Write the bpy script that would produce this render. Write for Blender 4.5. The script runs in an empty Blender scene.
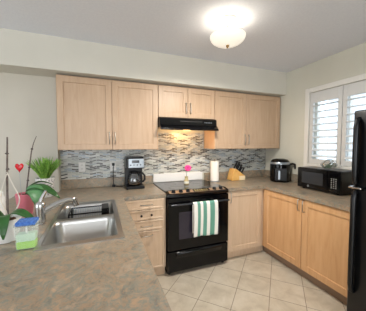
import bpy, bmesh, math, random
from mathutils import Vector, Matrix
random.seed(7)
sc = bpy.context.scene
col = sc.collection
PI = math.pi

# ------------------------------------------------------------------ camera
cam_d = bpy.data.cameras.new('camera')
cam = bpy.data.objects.new('camera', cam_d)
col.objects.link(cam)
cam.location = (-0.6453, -2.8426, 1.4334)
cam.rotation_euler = (PI / 2 - 0.0503, 0.0, -0.365)
cam_d.sensor_fit = 'HORIZONTAL'
cam_d.sensor_width = 36.0
cam_d.lens = 214.74 / 366 * 36
cam_d.clip_start = 0.05
sc.camera = cam

# ------------------------------------------------------------------ world, light, exposure
sc.view_settings.view_transform = 'Standard'
sc.view_settings.look = 'None'
sc.view_settings.gamma = 1.0
sc.view_settings.use_curve_mapping = False
sc.view_settings.exposure = 0.0
w = bpy.data.worlds.new('daylight')
sc.world = w
w.use_nodes = True
wn = w.node_tree.nodes
wl = w.node_tree.links
wn.clear()
w_out = wn.new('ShaderNodeOutputWorld')
w_bg = wn.new('ShaderNodeBackground')
w_tc = wn.new('ShaderNodeTexCoord')
w_sep = wn.new('ShaderNodeSeparateXYZ')
w_ramp = wn.new('ShaderNodeValToRGB')
w_ramp.color_ramp.elements[0].position = 0.45
w_ramp.color_ramp.elements[0].color = (0.62, 0.70, 0.76, 1)
w_ramp.color_ramp.elements[1].position = 0.75
w_ramp.color_ramp.elements[1].color = (0.66, 0.82, 1.0, 1)
wl.new(w_tc.outputs['Generated'], w_sep.inputs[0])
w_map = wn.new('ShaderNodeMath'); w_map.operation = 'MULTIPLY_ADD'
w_map.inputs[1].default_value = 0.5; w_map.inputs[2].default_value = 0.5
wl.new(w_sep.outputs['Z'], w_map.inputs[0])
wl.new(w_map.outputs[0], w_ramp.inputs[0])
wl.new(w_ramp.outputs[0], w_bg.inputs[0])
wl.new(w_bg.outputs[0], w_out.inputs[0])
w_bg.inputs[1].default_value = 3.0


def area(name, loc, target, sx, sy, power, color):
    d = bpy.data.lights.new(name, 'AREA')
    d.shape = 'RECTANGLE'; d.size = sx; d.size_y = sy
    d.energy = power; d.color = color
    o = bpy.data.objects.new(name, d); col.objects.link(o)
    o.location = loc
    o.rotation_euler = (Vector(target) - Vector(loc)).to_track_quat('-Z', 'Y').to_euler()
    return o


# added fill lights behind and left of camera, plus daylight for the shuttered window
area('dining_side_fill', (-1.0, -6.0, 1.35), (-0.2, 0, 1.0), 3.4, 2.0, 68, (1.0, 0.97, 0.94))
area('living_side_fill', (-4.1, -2.6, 1.4), (0.5, -1.2, 1.0), 2.6, 1.8, 24, (0.95, 0.97, 1.0))
area('shutter_window_daylight', (3.6, -1.2, 3.6), (1.6, -1.2, 1.3), 1.8, 1.2, 32, (0.86, 0.93, 1.0))


# ------------------------------------------------------------------ materials
def L(r, g, b):
    def f(c):
        c /= 255.0
        return c / 12.92 if c <= 0.04045 else ((c + 0.055) / 1.055) ** 2.4
    return (f(r), f(g), f(b), 1.0)


def mat(name, color, rough=0.5, metal=0.0, spec=None, trans=0.0, ior=None, emit=None, estr=0.0, coat=0.0, alpha=1.0):
    m = bpy.data.materials.new(name); m.use_nodes = True
    b = m.node_tree.nodes['Principled BSDF']
    b.inputs['Base Color'].default_value = color
    b.inputs['Roughness'].default_value = rough
    b.inputs['Metallic'].default_value = metal
    if spec is not None: b.inputs['Specular IOR Level'].default_value = spec
    b.inputs['Transmission Weight'].default_value = trans
    if ior: b.inputs['IOR'].default_value = ior
    b.inputs['Coat Weight'].default_value = coat
    b.inputs['Alpha'].default_value = alpha
    if emit:
        b.inputs['Emission Color'].default_value = emit
        b.inputs['Emission Strength'].default_value = estr
    return m


def nodes_of(m):
    nt = m.node_tree
    return nt, nt.nodes, nt.links, nt.nodes['Principled BSDF']


def coords(nt, scale=(1, 1, 1), rot=(0, 0, 0), loc=(0, 0, 0)):
    tc = nt.nodes.new('ShaderNodeTexCoord'); mp = nt.nodes.new('ShaderNodeMapping')
    mp.inputs['Scale'].default_value = scale
    mp.inputs['Rotation'].default_value = rot
    mp.inputs['Location'].default_value = loc
    nt.links.new(tc.outputs['Object'], mp.inputs['Vector'])
    return mp.outputs['Vector']


def ramp(nt, fac, stops, interp='LINEAR'):
    r = nt.nodes.new('ShaderNodeValToRGB')
    cr = r.color_ramp; cr.interpolation = interp
    while len(cr.elements) < len(stops): cr.elements.new(0.5)
    for e, (p_, c) in zip(cr.elements, stops):
        e.position = p_; e.color = c
    nt.links.new(fac, r.inputs['Fac'])
    return r.outputs['Color']


def noise(nt, vec, scale, detail=3, rough=0.5, dist=0.0):
    n = nt.nodes.new('ShaderNodeTexNoise')
    n.inputs['Scale'].default_value = scale; n.inputs['Detail'].default_value = detail
    n.inputs['Roughness'].default_value = rough; n.inputs['Distortion'].default_value = dist
    nt.links.new(vec, n.inputs['Vector'])
    return n.outputs['Fac']


def bump(nt, bsdf, height, strength, dist=0.01):
    b = nt.nodes.new('ShaderNodeBump')
    b.inputs['Strength'].default_value = strength; b.inputs['Distance'].default_value = dist
    nt.links.new(height, b.inputs['Height'])
    nt.links.new(b.outputs['Normal'], bsdf.inputs['Normal'])


def wood(name, a, b, c, scale=(14, 14, 1.3), rough=0.42):
    m = mat(name, a, rough)
    nt, n, l, bs = nodes_of(m)
    v = coords(nt, scale)
    f = noise(nt, v, 2.2, 5, 0.6, 0.6)
    l.new(ramp(nt, f, [(0.3, c), (0.5, a), (0.72, b)]), bs.inputs['Base Color'])
    return m


def plain_noise(name, a, b, scale, rough, detail=3, bmp=0.0):
    m = mat(name, a, rough)
    nt, n, l, bs = nodes_of(m)
    f = noise(nt, coords(nt), scale, detail)
    l.new(ramp(nt, f, [(0.35, a), (0.65, b)]), bs.inputs['Base Color'])
    if bmp: bump(nt, bs, f, bmp)
    return m


M = {}
M['wall'] = plain_noise('wall_paint', L(206, 203, 188), L(210, 207, 193), 2.5, 0.85)
M['wall_shaded'] = plain_noise('shaded_wall_paint', L(192, 186, 174), L(196, 190, 179), 2.5, 0.85)  # wall colour darkened to stand in for shade below the soffit
M['soffit'] = plain_noise('soffit_paint', L(204, 200, 189), L(208, 204, 193), 2.5, 0.85)
M['ceiling'] = plain_noise('ceiling_paint', L(222, 224, 231), L(226, 228, 234), 60, 0.95, 2, 0.08)
M['trim'] = mat('white_trim', L(224, 221, 214), 0.45)
M['shutter'] = mat('shutter_white', L(208, 207, 204), 0.45)
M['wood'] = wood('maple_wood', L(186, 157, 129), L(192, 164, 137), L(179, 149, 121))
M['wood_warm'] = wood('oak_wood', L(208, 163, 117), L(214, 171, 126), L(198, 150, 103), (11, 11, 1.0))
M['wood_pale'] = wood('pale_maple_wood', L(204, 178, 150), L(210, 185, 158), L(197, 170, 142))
M['toe'] = mat('toe_kick_laminate', L(150, 126, 106), 0.6)
M['nickel'] = mat('brushed_nickel', L(176, 170, 160), 0.3, 1.0)
M['black'] = mat('black_enamel', L(7, 7, 9), 0.16, spec=0.32)
M['black_matte'] = mat('black_plastic', L(8, 8, 10), 0.32, spec=0.35)
M['black_glass'] = mat('black_glass', L(7, 7, 9), 0.06, spec=0.5)
M['fridge'] = mat('fridge_black', L(9, 10, 13), 0.3, spec=0.4)
M['steel'] = mat('stainless_steel', L(186, 184, 180), 0.28, 1.0)
M['chrome'] = mat('chrome', L(205, 205, 205), 0.12, 1.0)
M['silver'] = mat('silver_plastic', L(158, 165, 172), 0.3, 0.7)
M['white'] = mat('white_plastic', L(232, 231, 228), 0.4)
M['ceramic'] = mat('white_ceramic', L(236, 236, 234), 0.25)
M['paper'] = mat('paper_white', L(236, 232, 224), 0.9)
M['lip'] = None
M['dark_line'] = mat('dark_gap', L(30, 26, 24), 0.7)
M['brass'] = mat('brass_knob', L(150, 120, 80), 0.3, 1.0)


def counter_mat():
    m = mat('mottled_laminate', L(150, 138, 122), 0.30)
    nt, n, l, bs = nodes_of(m)
    v = coords(nt)
    f1 = noise(nt, v, 9.0, 8, 0.68, 0.8)
    c1 = ramp(nt, f1, [(0.34, L(80, 88, 84)), (0.43, L(134, 132, 118)), (0.49, L(172, 144, 116)), (0.54, L(118, 126, 116)), (0.65, L(190, 164, 138))])
    f2 = noise(nt, v, 19, 7, 0.7, 0.6)
    c2 = ramp(nt, f2, [(0.37, L(84, 90, 88)), (0.46, L(160, 130, 104)), (0.53, L(122, 128, 120)), (0.63, L(186, 148, 116))])
    mx = n.new('ShaderNodeMixRGB'); mx.inputs[0].default_value = 0.5
    l.new(c1, mx.inputs[1]); l.new(c2, mx.inputs[2])
    l.new(mx.outputs[0], bs.inputs['Base Color'])
    return m


M['counter'] = counter_mat()


def floor_mat():
    m = mat('beige_floor_tile', L(190, 178, 160), 0.32)
    nt, n, l, bs = nodes_of(m)
    v = coords(nt, (1, 1, 1), (0, 0, PI / 4), (-0.289, -0.255, 0))
    br = n.new('ShaderNodeTexBrick')
    br.offset = 0.0; br.squash = 1.0
    br.inputs['Scale'].default_value = 1.0
    br.inputs['Brick Width'].default_value = 0.303
    br.inputs['Row Height'].default_value = 0.303
    br.inputs['Mortar Size'].default_value = 0.0028
    br.inputs['Mortar Smooth'].default_value = 0.1
    br.inputs['Color1'].default_value = (0.42, 0.42, 0.42, 1)
    br.inputs['Color2'].default_value = (0.58, 0.58, 0.58, 1)
    l.new(v, br.inputs['Vector'])
    f = noise(nt, coords(nt, (1, 1, 1)), 7, 6, 0.62, 0.5)
    ad = n.new('ShaderNodeMath'); ad.operation = 'ADD'
    ml = n.new('ShaderNodeMath'); ml.operation = 'MULTIPLY_ADD'; ml.inputs[1].default_value = 0.5; ml.inputs[2].default_value = -0.25
    l.new(br.outputs['Color'], ml.inputs[0])
    l.new(f, ad.inputs[0]); l.new(ml.outputs[0], ad.inputs[1])
    c = ramp(nt, ad.outputs[0], [(0.3, L(178, 167, 149)), (0.5, L(194, 184, 166)), (0.7, L(205, 196, 180))])
    mx = n.new('ShaderNodeMixRGB')
    l.new(br.outputs['Fac'], mx.inputs[0]); l.new(c, mx.inputs[1]); mx.inputs[2].default_value = L(122, 110, 95)
    l.new(mx.outputs[0], bs.inputs['Base Color'])
    iv = n.new('ShaderNodeMath'); iv.operation = 'SUBTRACT'; iv.inputs[0].default_value = 1.0
    l.new(br.outputs['Fac'], iv.inputs[1])
    bump(nt, bs, iv.outputs[0], 0.3, 0.003)
    return m


M['floor'] = floor_mat()


def mosaic_mat():
    m = mat('mosaic_tile', L(160, 160, 160), 0.3)
    nt, n, l, bs = nodes_of(m)
    tc = n.new('ShaderNodeTexCoord')
    sep = n.new('ShaderNodeSeparateXYZ'); l.new(tc.outputs['Object'], sep.inputs[0])
    # gently wavy courses of long narrow tiles
    sn = n.new('ShaderNodeMath'); sn.operation = 'MULTIPLY'; sn.inputs[1].default_value = 2 * PI / 0.16
    l.new(sep.outputs['X'], sn.inputs[0])
    si = n.new('ShaderNodeMath'); si.operation = 'SINE'; l.new(sn.outputs[0], si.inputs[0])
    zz = n.new('ShaderNodeMath'); zz.operation = 'MULTIPLY_ADD'; zz.inputs[1].default_value = 0.0065
    l.new(si.outputs[0], zz.inputs[0]); l.new(sep.outputs['Z'], zz.inputs[2])
    cmb = n.new('ShaderNodeCombineXYZ')
    l.new(sep.outputs['X'], cmb.inputs[0]); l.new(zz.outputs[0], cmb.inputs[1])
    br = n.new('ShaderNodeTexBrick')
    br.offset = 0.5
    br.inputs['Scale'].default_value = 1.0
    br.inputs['Brick Width'].default_value = 0.078
    br.inputs['Row Height'].default_value = 0.0195
    br.inputs['Mortar Size'].default_value = 0.0026
    br.inputs['Mortar Smooth'].default_value = 0.2
    br.inputs['Color1'].default_value = (0, 0, 0, 1)
    br.inputs['Color2'].default_value = (1, 1, 1, 1)
    l.new(cmb.outputs[0], br.inputs['Vector'])
    c = ramp(nt, br.outputs['Color'], [(0.0, L(58, 58, 58)), (0.20, L(170, 174, 166)), (0.34, L(142, 152, 156)),
                                      (0.46, L(188, 188, 182)), (0.60, L(136, 138, 134)), (0.70, L(198, 200, 196)),
                                      (0.82, L(150, 164, 176)), (0.92, L(96, 92, 86))], 'CONSTANT')
    mx = n.new('ShaderNodeMixRGB')
    l.new(br.outputs['Fac'], mx.inputs[0]); l.new(c, mx.inputs[1]); mx.inputs[2].default_value = L(202, 202, 196)
    l.new(mx.outputs[0], bs.inputs['Base Color'])
    return m


M['mosaic'] = mosaic_mat()


def thin_glass(name, tint=(1, 1, 1, 1), refl=0.12, rough=0.02):
    m = bpy.data.materials.new(name); m.use_nodes = True
    nt = m.node_tree; nt.nodes.clear()
    o = nt.nodes.new('ShaderNodeOutputMaterial'); mx = nt.nodes.new('ShaderNodeMixShader')
    t = nt.nodes.new('ShaderNodeBsdfTransparent'); g = nt.nodes.new('ShaderNodeBsdfGlossy')
    t.inputs['Color'].default_value = tint; g.inputs['Roughness'].default_value = rough
    mx.inputs[0].default_value = refl
    nt.links.new(t.outputs[0], mx.inputs[1]); nt.links.new(g.outputs[0], mx.inputs[2])
    nt.links.new(mx.outputs[0], o.inputs['Surface'])
    return m


M['pane'] = thin_glass('window_glass', (0.97, 0.99, 1, 1), 0.06)
M['carafe'] = thin_glass('carafe_glass', (0.55, 0.56, 0.58, 1), 0.22, 0.05)
M['bag'] = thin_glass('crinkled_film', (0.90, 0.94, 0.94, 1), 0.35, 0.12)
M['clear_plastic'] = mat('clear_plastic', L(226, 236, 228), 0.2, alpha=0.28)


# ------------------------------------------------------------------ mesh helpers
def smoothstep(t): return t * t * (3 - 2 * t)


class MB:
    def __init__(self): self.bm = bmesh.new()

    def box(self, x0, x1, y0, y1, z0, z1, bev=0.0, seg=1):
        r = bmesh.ops.create_cube(self.bm, size=1.0)
        vs = r['verts']
        for v in vs:
            v.co = Vector(((x0 + x1) / 2 + v.co.x * (x1 - x0), (y0 + y1) / 2 + v.co.y * (y1 - y0), (z0 + z1) / 2 + v.co.z * (z1 - z0)))
        if bev:
            es = list({e for v in vs for e in v.link_edges})
            bmesh.ops.bevel(self.bm, geom=es, offset=bev, segments=seg, profile=0.5, affect='EDGES')
        return self

    def hexa(self, pts, bev=0.0, seg=1):     # 8 points: bottom ring 4, top ring 4
        vs = [self.bm.verts.new(p) for p in pts]
        fs = [(3, 2, 1, 0), (4, 5, 6, 7), (0, 1, 5, 4), (1, 2, 6, 5), (2, 3, 7, 6), (3, 0, 4, 7)]
        nf = [self.bm.faces.new([vs[i] for i in f]) for f in fs]
        if bev:
            es = list({e for f in nf for e in f.edges})
            bmesh.ops.bevel(self.bm, geom=es, offset=bev, segments=seg, profile=0.5, affect='EDGES')
        return self

    def prism(self, poly, axis, a, b, bev=0.0, seg=1):   # poly 2d extruded along axis 'x','y','z'
        def P(u, v, w):
            return {'x': (w, u, v), 'y': (u, w, v), 'z': (u, v, w)}[axis]
        A = [self.bm.verts.new(P(u, v, a)) for u, v in poly]
        B = [self.bm.verts.new(P(u, v, b)) for u, v in poly]
        n = len(poly)
        fs = [self.bm.faces.new(A[::-1]), self.bm.faces.new(B)]
        for i in range(n):
            fs.append(self.bm.faces.new((A[i], A[(i + 1) % n], B[(i + 1) % n], B[i])))
        if bev:
            es = list({e for f in fs for e in f.edges})
            bmesh.ops.bevel(self.bm, geom=es, offset=bev, segments=seg, profile=0.5, affect='EDGES')
        return self

    def tube(self, pts, r, n=8, caps=True):
        pts = [Vector(p) for p in pts]
        rs = r if isinstance(r, (list, tuple)) else [r] * len(pts)
        rings = []
        up = None
        for i, p in enumerate(pts):
            if i == 0: t = pts[1] - pts[0]
            elif i == len(pts) - 1: t = pts[-1] - pts[-2]
            else: t = (pts[i + 1] - pts[i]).normalized() + (pts[i] - pts[i - 1]).normalized()
            t = t.normalized() if t.length > 1e-9 else Vector((0, 0, 1))
            if up is None:
                up = Vector((0, 0, 1)) if abs(t.z) < 0.9 else Vector((1, 0, 0))
            a = (up - t * up.dot(t))
            a = a.normalized() if a.length > 1e-6 else t.orthogonal().normalized()
            up = a
            b = t.cross(a)
            rings.append([self.bm.verts.new(p + (a * math.cos(2 * PI * k / n) + b * math.sin(2 * PI * k / n)) * rs[i]) for k in range(n)])
        for A, B in zip(rings, rings[1:]):
            for k in range(n):
                self.bm.faces.new((A[k], A[(k + 1) % n], B[(k + 1) % n], B[k]))
        if caps:
            self.bm.faces.new(rings[0][::-1]); self.bm.faces.new(rings[-1])
        return self

    def lathe(self, prof, c=(0, 0, 0), n=32, axis='z', sx=1.0, sy=1.0):
        cx, cy, cz = c
        def P(r, h, k):
            a = 2 * PI * k / n
            u, v = r * math.cos(a) * sx, r * math.sin(a) * sy
            if axis == 'z': return (cx + u, cy + v, cz + h)
            if axis == 'x': return (cx + h, cy + u, cz + v)
            return (cx + u, cy + h, cz + v)
        rings = []
        for r, h in prof:
            if r < 1e-6: rings.append([self.bm.verts.new(P(0, h, 0))])
            else: rings.append([self.bm.verts.new(P(r, h, k)) for k in range(n)])
        for A, B in zip(rings, rings[1:]):
            if len(A) == 1 and len(B) == 1: continue
            for k in range(n):
                k2 = (k + 1) % n
                if len(A) == 1: self.bm.faces.new((A[0], B[k2], B[k]))
                elif len(B) == 1: self.bm.faces.new((A[k], A[k2], B[0]))
                else: self.bm.faces.new((A[k], A[k2], B[k2], B[k]))
        return self

    def grid(self, fn, nu, nv):
        V = [[self.bm.verts.new(fn(i / nu, j / nv)) for j in range(nv + 1)] for i in range(nu + 1)]
        for i in range(nu):
            for j in range(nv):
                self.bm.faces.new((V[i][j], V[i + 1][j], V[i + 1][j + 1], V[i][j + 1]))
        return self

    def slab(self, xs, ys, keep, z0, z1, bev=0.0):
        """slab made of the kept cells of a grid, welded into one solid"""
        key = {}
        def V(i, j, z):
            k = (i, j, z)
            if k not in key: key[k] = self.bm.verts.new((xs[i], ys[j], z))
            return key[k]
        cells = {(i, j) for i in range(len(xs) - 1) for j in range(len(ys) - 1) if keep((xs[i] + xs[i + 1]) / 2, (ys[j] + ys[j + 1]) / 2)}
        for i, j in cells:
            self.bm.faces.new((V(i, j, z1), V(i + 1, j, z1), V(i + 1, j + 1, z1), V(i, j + 1, z1)))
            self.bm.faces.new((V(i, j, z0), V(i, j + 1, z0), V(i + 1, j + 1, z0), V(i + 1, j, z0)))
            for di, dj, a, b in ((0, -1, (i, j), (i + 1, j)), (1, 0, (i + 1, j), (i + 1, j + 1)), (0, 1, (i + 1, j + 1), (i, j + 1)), (-1, 0, (i, j + 1), (i, j))):
                if (i + di, j + dj) not in cells:
                    self.bm.faces.new((V(*a, z0), V(*b, z0), V(*b, z1), V(*a, z1)))
        if bev:
            es = [e for e in self.bm.edges if len(e.link_faces) == 2 and e.calc_face_angle(0) > 0.5]
            bmesh.ops.bevel(self.bm, geom=es, offset=bev, segments=2, profile=0.5, affect='EDGES')
        return self

    def door(self, F, u0, u1, z0, z1, t=0.02, frame=0.06, rec=0.009):
        """framed cabinet front with a recessed centre; F(u, w, z) gives the point, w outward"""
        b = self.bm
        def ring(du, w): return [b.verts.new(F(*p)) for p in ((u0 + du, w, z0 + du), (u1 - du, w, z0 + du), (u1 - du, w, z1 - du), (u0 + du, w, z1 - du))]
        rs = [ring(0, 0), ring(0, t - 0.003), ring(0.003, t)]
        if frame:
            rs += [ring(frame, t), ring(frame + 0.004, t - rec), ]
        for A, B in zip(rs, rs[1:]):
            for k in range(4): b.faces.new((A[k], A[(k + 1) % 4], B[(k + 1) % 4], B[k]))
        b.faces.new(rs[-1]); b.faces.new(rs[0][::-1])
        return self

    def build(self, name, m, parent=None, smooth=False, solid=0.0, recalc=True):
        bm = self.bm
        if recalc: bmesh.ops.recalc_face_normals(bm, faces=bm.faces)
        me = bpy.data.meshes.new(name)
        if smooth:
            for f in bm.faces: f.smooth = True
            for e in bm.edges:
                if len(e.link_faces) == 2 and e.calc_face_angle(0) > 0.7: e.smooth = False
        bm.to_mesh(me); bm.free()
        o = bpy.data.objects.new(name, me)
        col.objects.link(o)
        me.materials.append(m)
        if parent:
            o.parent = parent
            q = parent; off = Vector((0, 0, 0))
            while q: off += q.location; q = q.parent
            o.location = -off
        if solid:
            md = o.modifiers.new('thickness', 'SOLIDIFY'); md.thickness = solid; md.offset = 0
        return o


def tag(o, label=None, cat=None, group=None, kind=None):
    if label: o['label'] = label
    if cat: o['category'] = cat
    if group: o['group'] = group
    if kind: o['kind'] = kind
    return o


def empty(name, loc, label=None, cat=None, group=None):
    o = bpy.data.objects.new(name, None); col.objects.link(o)
    o.empty_display_size = 0.05
    o.location = loc
    return tag(o, label, cat, group)


def structure(o):
    o['kind'] = 'structure'
    return o


def bez(p0, p1, p2, n=10):
    p0, p1, p2 = map(Vector, (p0, p1, p2))
    return [(p0 * (1 - t) ** 2 + p1 * 2 * t * (1 - t) + p2 * t * t) for t in [i / n for i in range(n + 1)]]


# ------------------------------------------------------------------ the room
XR = 1.90          # wall_right
HC = 2.48          # ceiling height
ZS = 2.16          # soffit underside
ZU = 1.376         # wall cabinet underside
structure(MB().box(-4.3, XR + 0.15, -6.3, 0.15, -0.1, 0.0).build('floor', M['floor']))
structure(MB().box(-4.3, XR + 0.15, -6.3, 0.15, HC, HC + 0.1).build('ceiling', M['ceiling']))
structure(MB().box(-1.09, XR, 0, 0.15, 0, HC).build('wall_back', M['wall']))
structure(MB().box(-4.3, -1.09, -0.14, 0.15, 0, HC).build('wall_back_left', M['wall_shaded']))
structure(MB().prism([(-0.41, ZS), (-0.41, HC), (-0.0, HC), (-0.0, ZS)], 'x', -1.09, XR)
          .prism([(-0.41, ZS), (-0.41, HC), (-0.14, HC), (-0.14, ZS)], 'x', -4.3, -1.09).build('trim_1', M['soffit']))
# right wall with the window opening
WY0, WY1, WZ0, WZ1 = -1.70, -0.80, 1.19, 2.10
wr = MB()
wr.box(XR, XR + 0.15, WY1, 0.15, 0, HC).box(XR, XR + 0.15, -6.3, WY0, 0, HC)
wr.box(XR, XR + 0.15, WY0, WY1, 0, WZ0).box(XR, XR + 0.15, WY0, WY1, WZ1, HC)
structure(wr.build('wall_right', M['wall']))
# dining side behind the camera: two walls with wide openings added for fill light
wb = MB()
wb.box(-4.3, -2.8, -6.3, -6.15, 0, HC).box(0.8, XR, -6.3, -6.15, 0, HC).box(-2.8, 0.8, -6.3, -6.15, 2.3, HC).box(-2.8, 0.8, -6.3, -6.15, 0, 0.3)
structure(wb.build('wall_front', M['wall']))
wf = MB()
wf.box(-4.45, -4.3, -6.3, -4.0, 0, HC).box(-4.45, -4.3, -1.2, 0.15, 0, HC).box(-4.45, -4.3, -4.0, -1.2, 2.3, HC).box(-4.45, -4.3, -4.0, -1.2, 0, 0.4)
structure(wf.build('wall_left', M['wall']))

# window: casing, sill, glazing
win = MB()
win.box(XR - 0.02, XR + 0.0, WY0 - 0.06, WY0, WZ0 - 0.06, WZ1 + 0.06, 0.004).box(XR - 0.02, XR, WY1, WY1 + 0.06, WZ0 - 0.06, WZ1 + 0.06, 0.004)
win.box(XR - 0.02, XR, WY0, WY1, WZ1, WZ1 + 0.06, 0.004).box(XR - 0.02, XR, WY0, WY1, WZ0 - 0.06, WZ0, 0.004)
window = structure(win.build('window_1', M['trim']))
fr = MB()
for y0, y1, z0, z1 in ((WY0, WY0 + 0.04, WZ0, WZ1), (WY1 - 0.04, WY1, WZ0, WZ1), (WY0 + .04, WY1 - .04, WZ0, WZ0 + 0.04), (WY0 + .04, WY1 - .04, WZ1 - 0.04, WZ1), (-1.23, -1.19, WZ0 + .04, WZ1 - .04)):
    fr.box(XR + 0.09, XR + 0.14, y0, y1, z0, z1)
fr.build('window_frame', M['trim'], window)
MB().box(XR + 0.112, XR + 0.118, WY0 + 0.04, WY1 - 0.04, WZ0 + 0.04, WZ1 - 0.04).build('window_pane', M['pane'], window)

# plantation shutters
def shutter(y0, y1, label):
    z0, z1 = WZ0 + 0.003, WZ1 - 0.003
    s = empty('window_shutter', (XR + 0.012, (y0 + y1) / 2, z0), label, 'shutter', 'plantation shutters in the window')
    f = MB(); st = 0.048; xa, xb = XR - 0.003, XR + 0.027
    f.box(xa, xb, y0, y0 + st, z0, z1, 0.003).box(xa, xb, y1 - st, y1, z0, z1, 0.003)
    f.box(xa, xb, y0 + st, y1 - st, z1 - 0.13, z1, 0.003).box(xa, xb, y0 + st, y1 - st, z0, z0 + 0.06, 0.003)
    f.build('shutter_frame', M['shutter'], s)
    za, zb = z0 + 0.06, z1 - 0.13
    n = 9
    for k in range(n):
        zc = za + (k + 0.5) * (zb - za) / n
        a = math.radians(18)
        pr = []
        for i in range(12):
            th = 2 * PI * i / 12
            u, v = 0.040 * math.cos(th), 0.007 * math.sin(th)
            pr.append((XR + 0.012 + u * math.cos(a) - v * math.sin(a), zc + u * math.sin(a) + v * math.cos(a)))
        MB().prism(pr, 'y', y0 + st + 0.002, y1 - st - 0.002).build('louver', M['shutter'], s, smooth=True)
    return s


shutter(-1.2025, WY1 - 0.003, 'white louvered shutter panel in full view over the microwave')
shutter(WY0 + 0.003, -1.2075, 'white louvered shutter panel partly hidden behind the black refrigerator')

# mosaic backsplash on the wall and white strip behind the range
structure(MB().box(-1.085, XR - 0.002, -0.012, 0.0, 1.02, ZU + 0.0).box(0.005, 0.755, -0.012, 0.0, ZU, 1.60).build('trim_2', M['mosaic']))
structure(MB().box(0.006, 0.735, -0.03, -0.012, 0.925, 1.04, 0.003).build('trim_3', M['ceramic']))


# ------------------------------------------------------------------ cabinets
def Fy(pos): return lambda u, w_, z: (u, pos - w_, z)       # faces the camera
def Fx(pos): return lambda u, w_, z: (pos - w_, u, z)       # faces left


def Fxp(pos): return lambda u, w_, z: (pos + w_, u, z)      # faces right


def pull(F, parent, u, z, length, vertical=True, m=None):
    b = MB(); h = length / 2; s = 0.028
    pr = [(-h, 0), (-h, s * 0.7), (-h + 0.012, s), (0, s + 0.003), (h - 0.012, s), (h, s * 0.7), (h, 0)]
    pts = [F(u, q, z + p_) if vertical else F(u + p_, q, z) for p_, q in pr]
    b.tube(pts, 0.0052, 8)
    return b.build('handle', m or M['nickel'], parent, smooth=True)


def wall_cabinet(x0, x1, z0, z1, label, splits, hz, hlen, hside, depth=0.33):
    c = empty('wall_cabinet', ((x0 + x1) / 2, 0, z0), label, 'cabinet', 'wall cabinets along the back wall')
    MB().box(x0 + 0.001, x1 - 0.001, -depth + 0.02, -0.014, z0, z1).build('body', M['wood'], c)
    F = Fy(-depth + 0.019)
    for i in range(len(splits) - 1):
        a, b = splits[i] + 0.002, splits[i + 1] - 0.002
        d = MB().door(F, a, b, z0 + 0.002, z1 - 0.012).build('door', M['wood'], c)
        hu = b - 0.028 if hside[i] > 0 else a + 0.028
        pull(Fy(-depth), d, hu, hz, hlen)
    return c


wall_cabinet(-1.06, -0.001, ZU, ZS - 0.012, 'tall light wood double-door cabinet above the coffee maker', (-1.06, -0.525, -0.001), ZU + 0.13, 0.13, (1, -1))
wall_cabinet(0.001, 0.761, 1.765, ZS - 0.012, 'short light wood double-door cabinet above the black hood', (0.001, 0.381, 0.761), 1.765 + 0.12, 0.13, (1, -1))
wall_cabinet(0.763, 1.895, ZU, ZS - 0.012, 'tall light wood double-door cabinet above the knife block', (0.763, 1.265, 1.87), ZU + 0.13, 0.13, (1, -1))

CZ = 0.87   # cabinet top = counter underside
# drawer base left of the range
c = empty('drawer_cabinet', (-0.215, -0.3, 0), 'narrow light wood drawer base left of the black range', 'cabinet')
MB().box(-0.44, -0.004, -0.635, -0.01, 0.10, CZ).build('body', M['wood_pale'], c)
MB().box(-0.44, -0.004, -0.60, -0.01, 0.0, 0.10).build('toe_kick', M['wood_pale'], c)
F = Fy(-0.636); F2 = Fy(-0.655)
for i, (z0, z1) in enumerate(((0.762, 0.864), (0.650, 0.757), (0.538, 0.645), (0.115, 0.533))):
    d = MB().door(F, -0.437, -0.028, z0, z1, frame=0.018, rec=0.004).build('drawer', M['wood_pale'], c)
    zc = (z0 + z1) / 2 if i < 3 else 0.488
    if i == 1:
        for ux in (-0.27, -0.165):
            k = MB().lathe([(0.005, 0), (0.005, -0.012), (0.011, -0.016), (0.012, -0.022), (0.006, -0.027), (0, -0.028)], (ux, -0.655, zc), 16, 'y').build('knob', M['dark_line'], d, smooth=True)
            k['label'] = 'small dark knob'
    else:
        pull(F2, d, -0.215, zc, 0.12, vertical=False)

# base right of the range
c = empty('base_cabinet', (1.03, -0.3, 0), 'light wood single-door base cabinet between range and corner', 'cabinet', 'light wood base cabinets')
MB().box(0.766, 1.332, -0.62, -0.01, 0.10, CZ).build('body', M['wood_pale'], c)
MB().box(0.766, 1.38, -0.57, -0.01, 0.0, 0.10).build('toe_kick', M['wood_pale'], c)
d = MB().door(Fy(-0.621), 0.778, 1.285, 0.112, 0.862).build('door', M['wood_pale'], c)
pull(Fy(-0.640), d, 0.806, 0.795, 0.13)

# right run
c = empty('base_cabinet', (1.6, -1.15, 0), 'wide warm oak double-door base cabinet under the microwave', 'cabinet', 'light wood base cabinets')
MB().box(1.335, XR - 0.01, -1.735, -0.60, 0.10, CZ).build('body', M['wood_warm'], c)
MB().box(1.385, XR - 0.01, -1.735, -0.58, 0.0, 0.10).build('toe_kick', M['toe'], c)
F = Fx(1.334)
d = MB().door(F, -1.208, -0.655, 0.112, 0.862, frame=0.065).build('door', M['wood_warm'], c)
pull(Fx(1.314), d, -1.182, 0.795, 0.125)
d = MB().door(F, -1.731, -1.214, 0.112, 0.862, frame=0.065).build('door', M['wood_warm'], c)
pull(Fx(1.314), d, -1.240, 0.795, 0.125)

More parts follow.
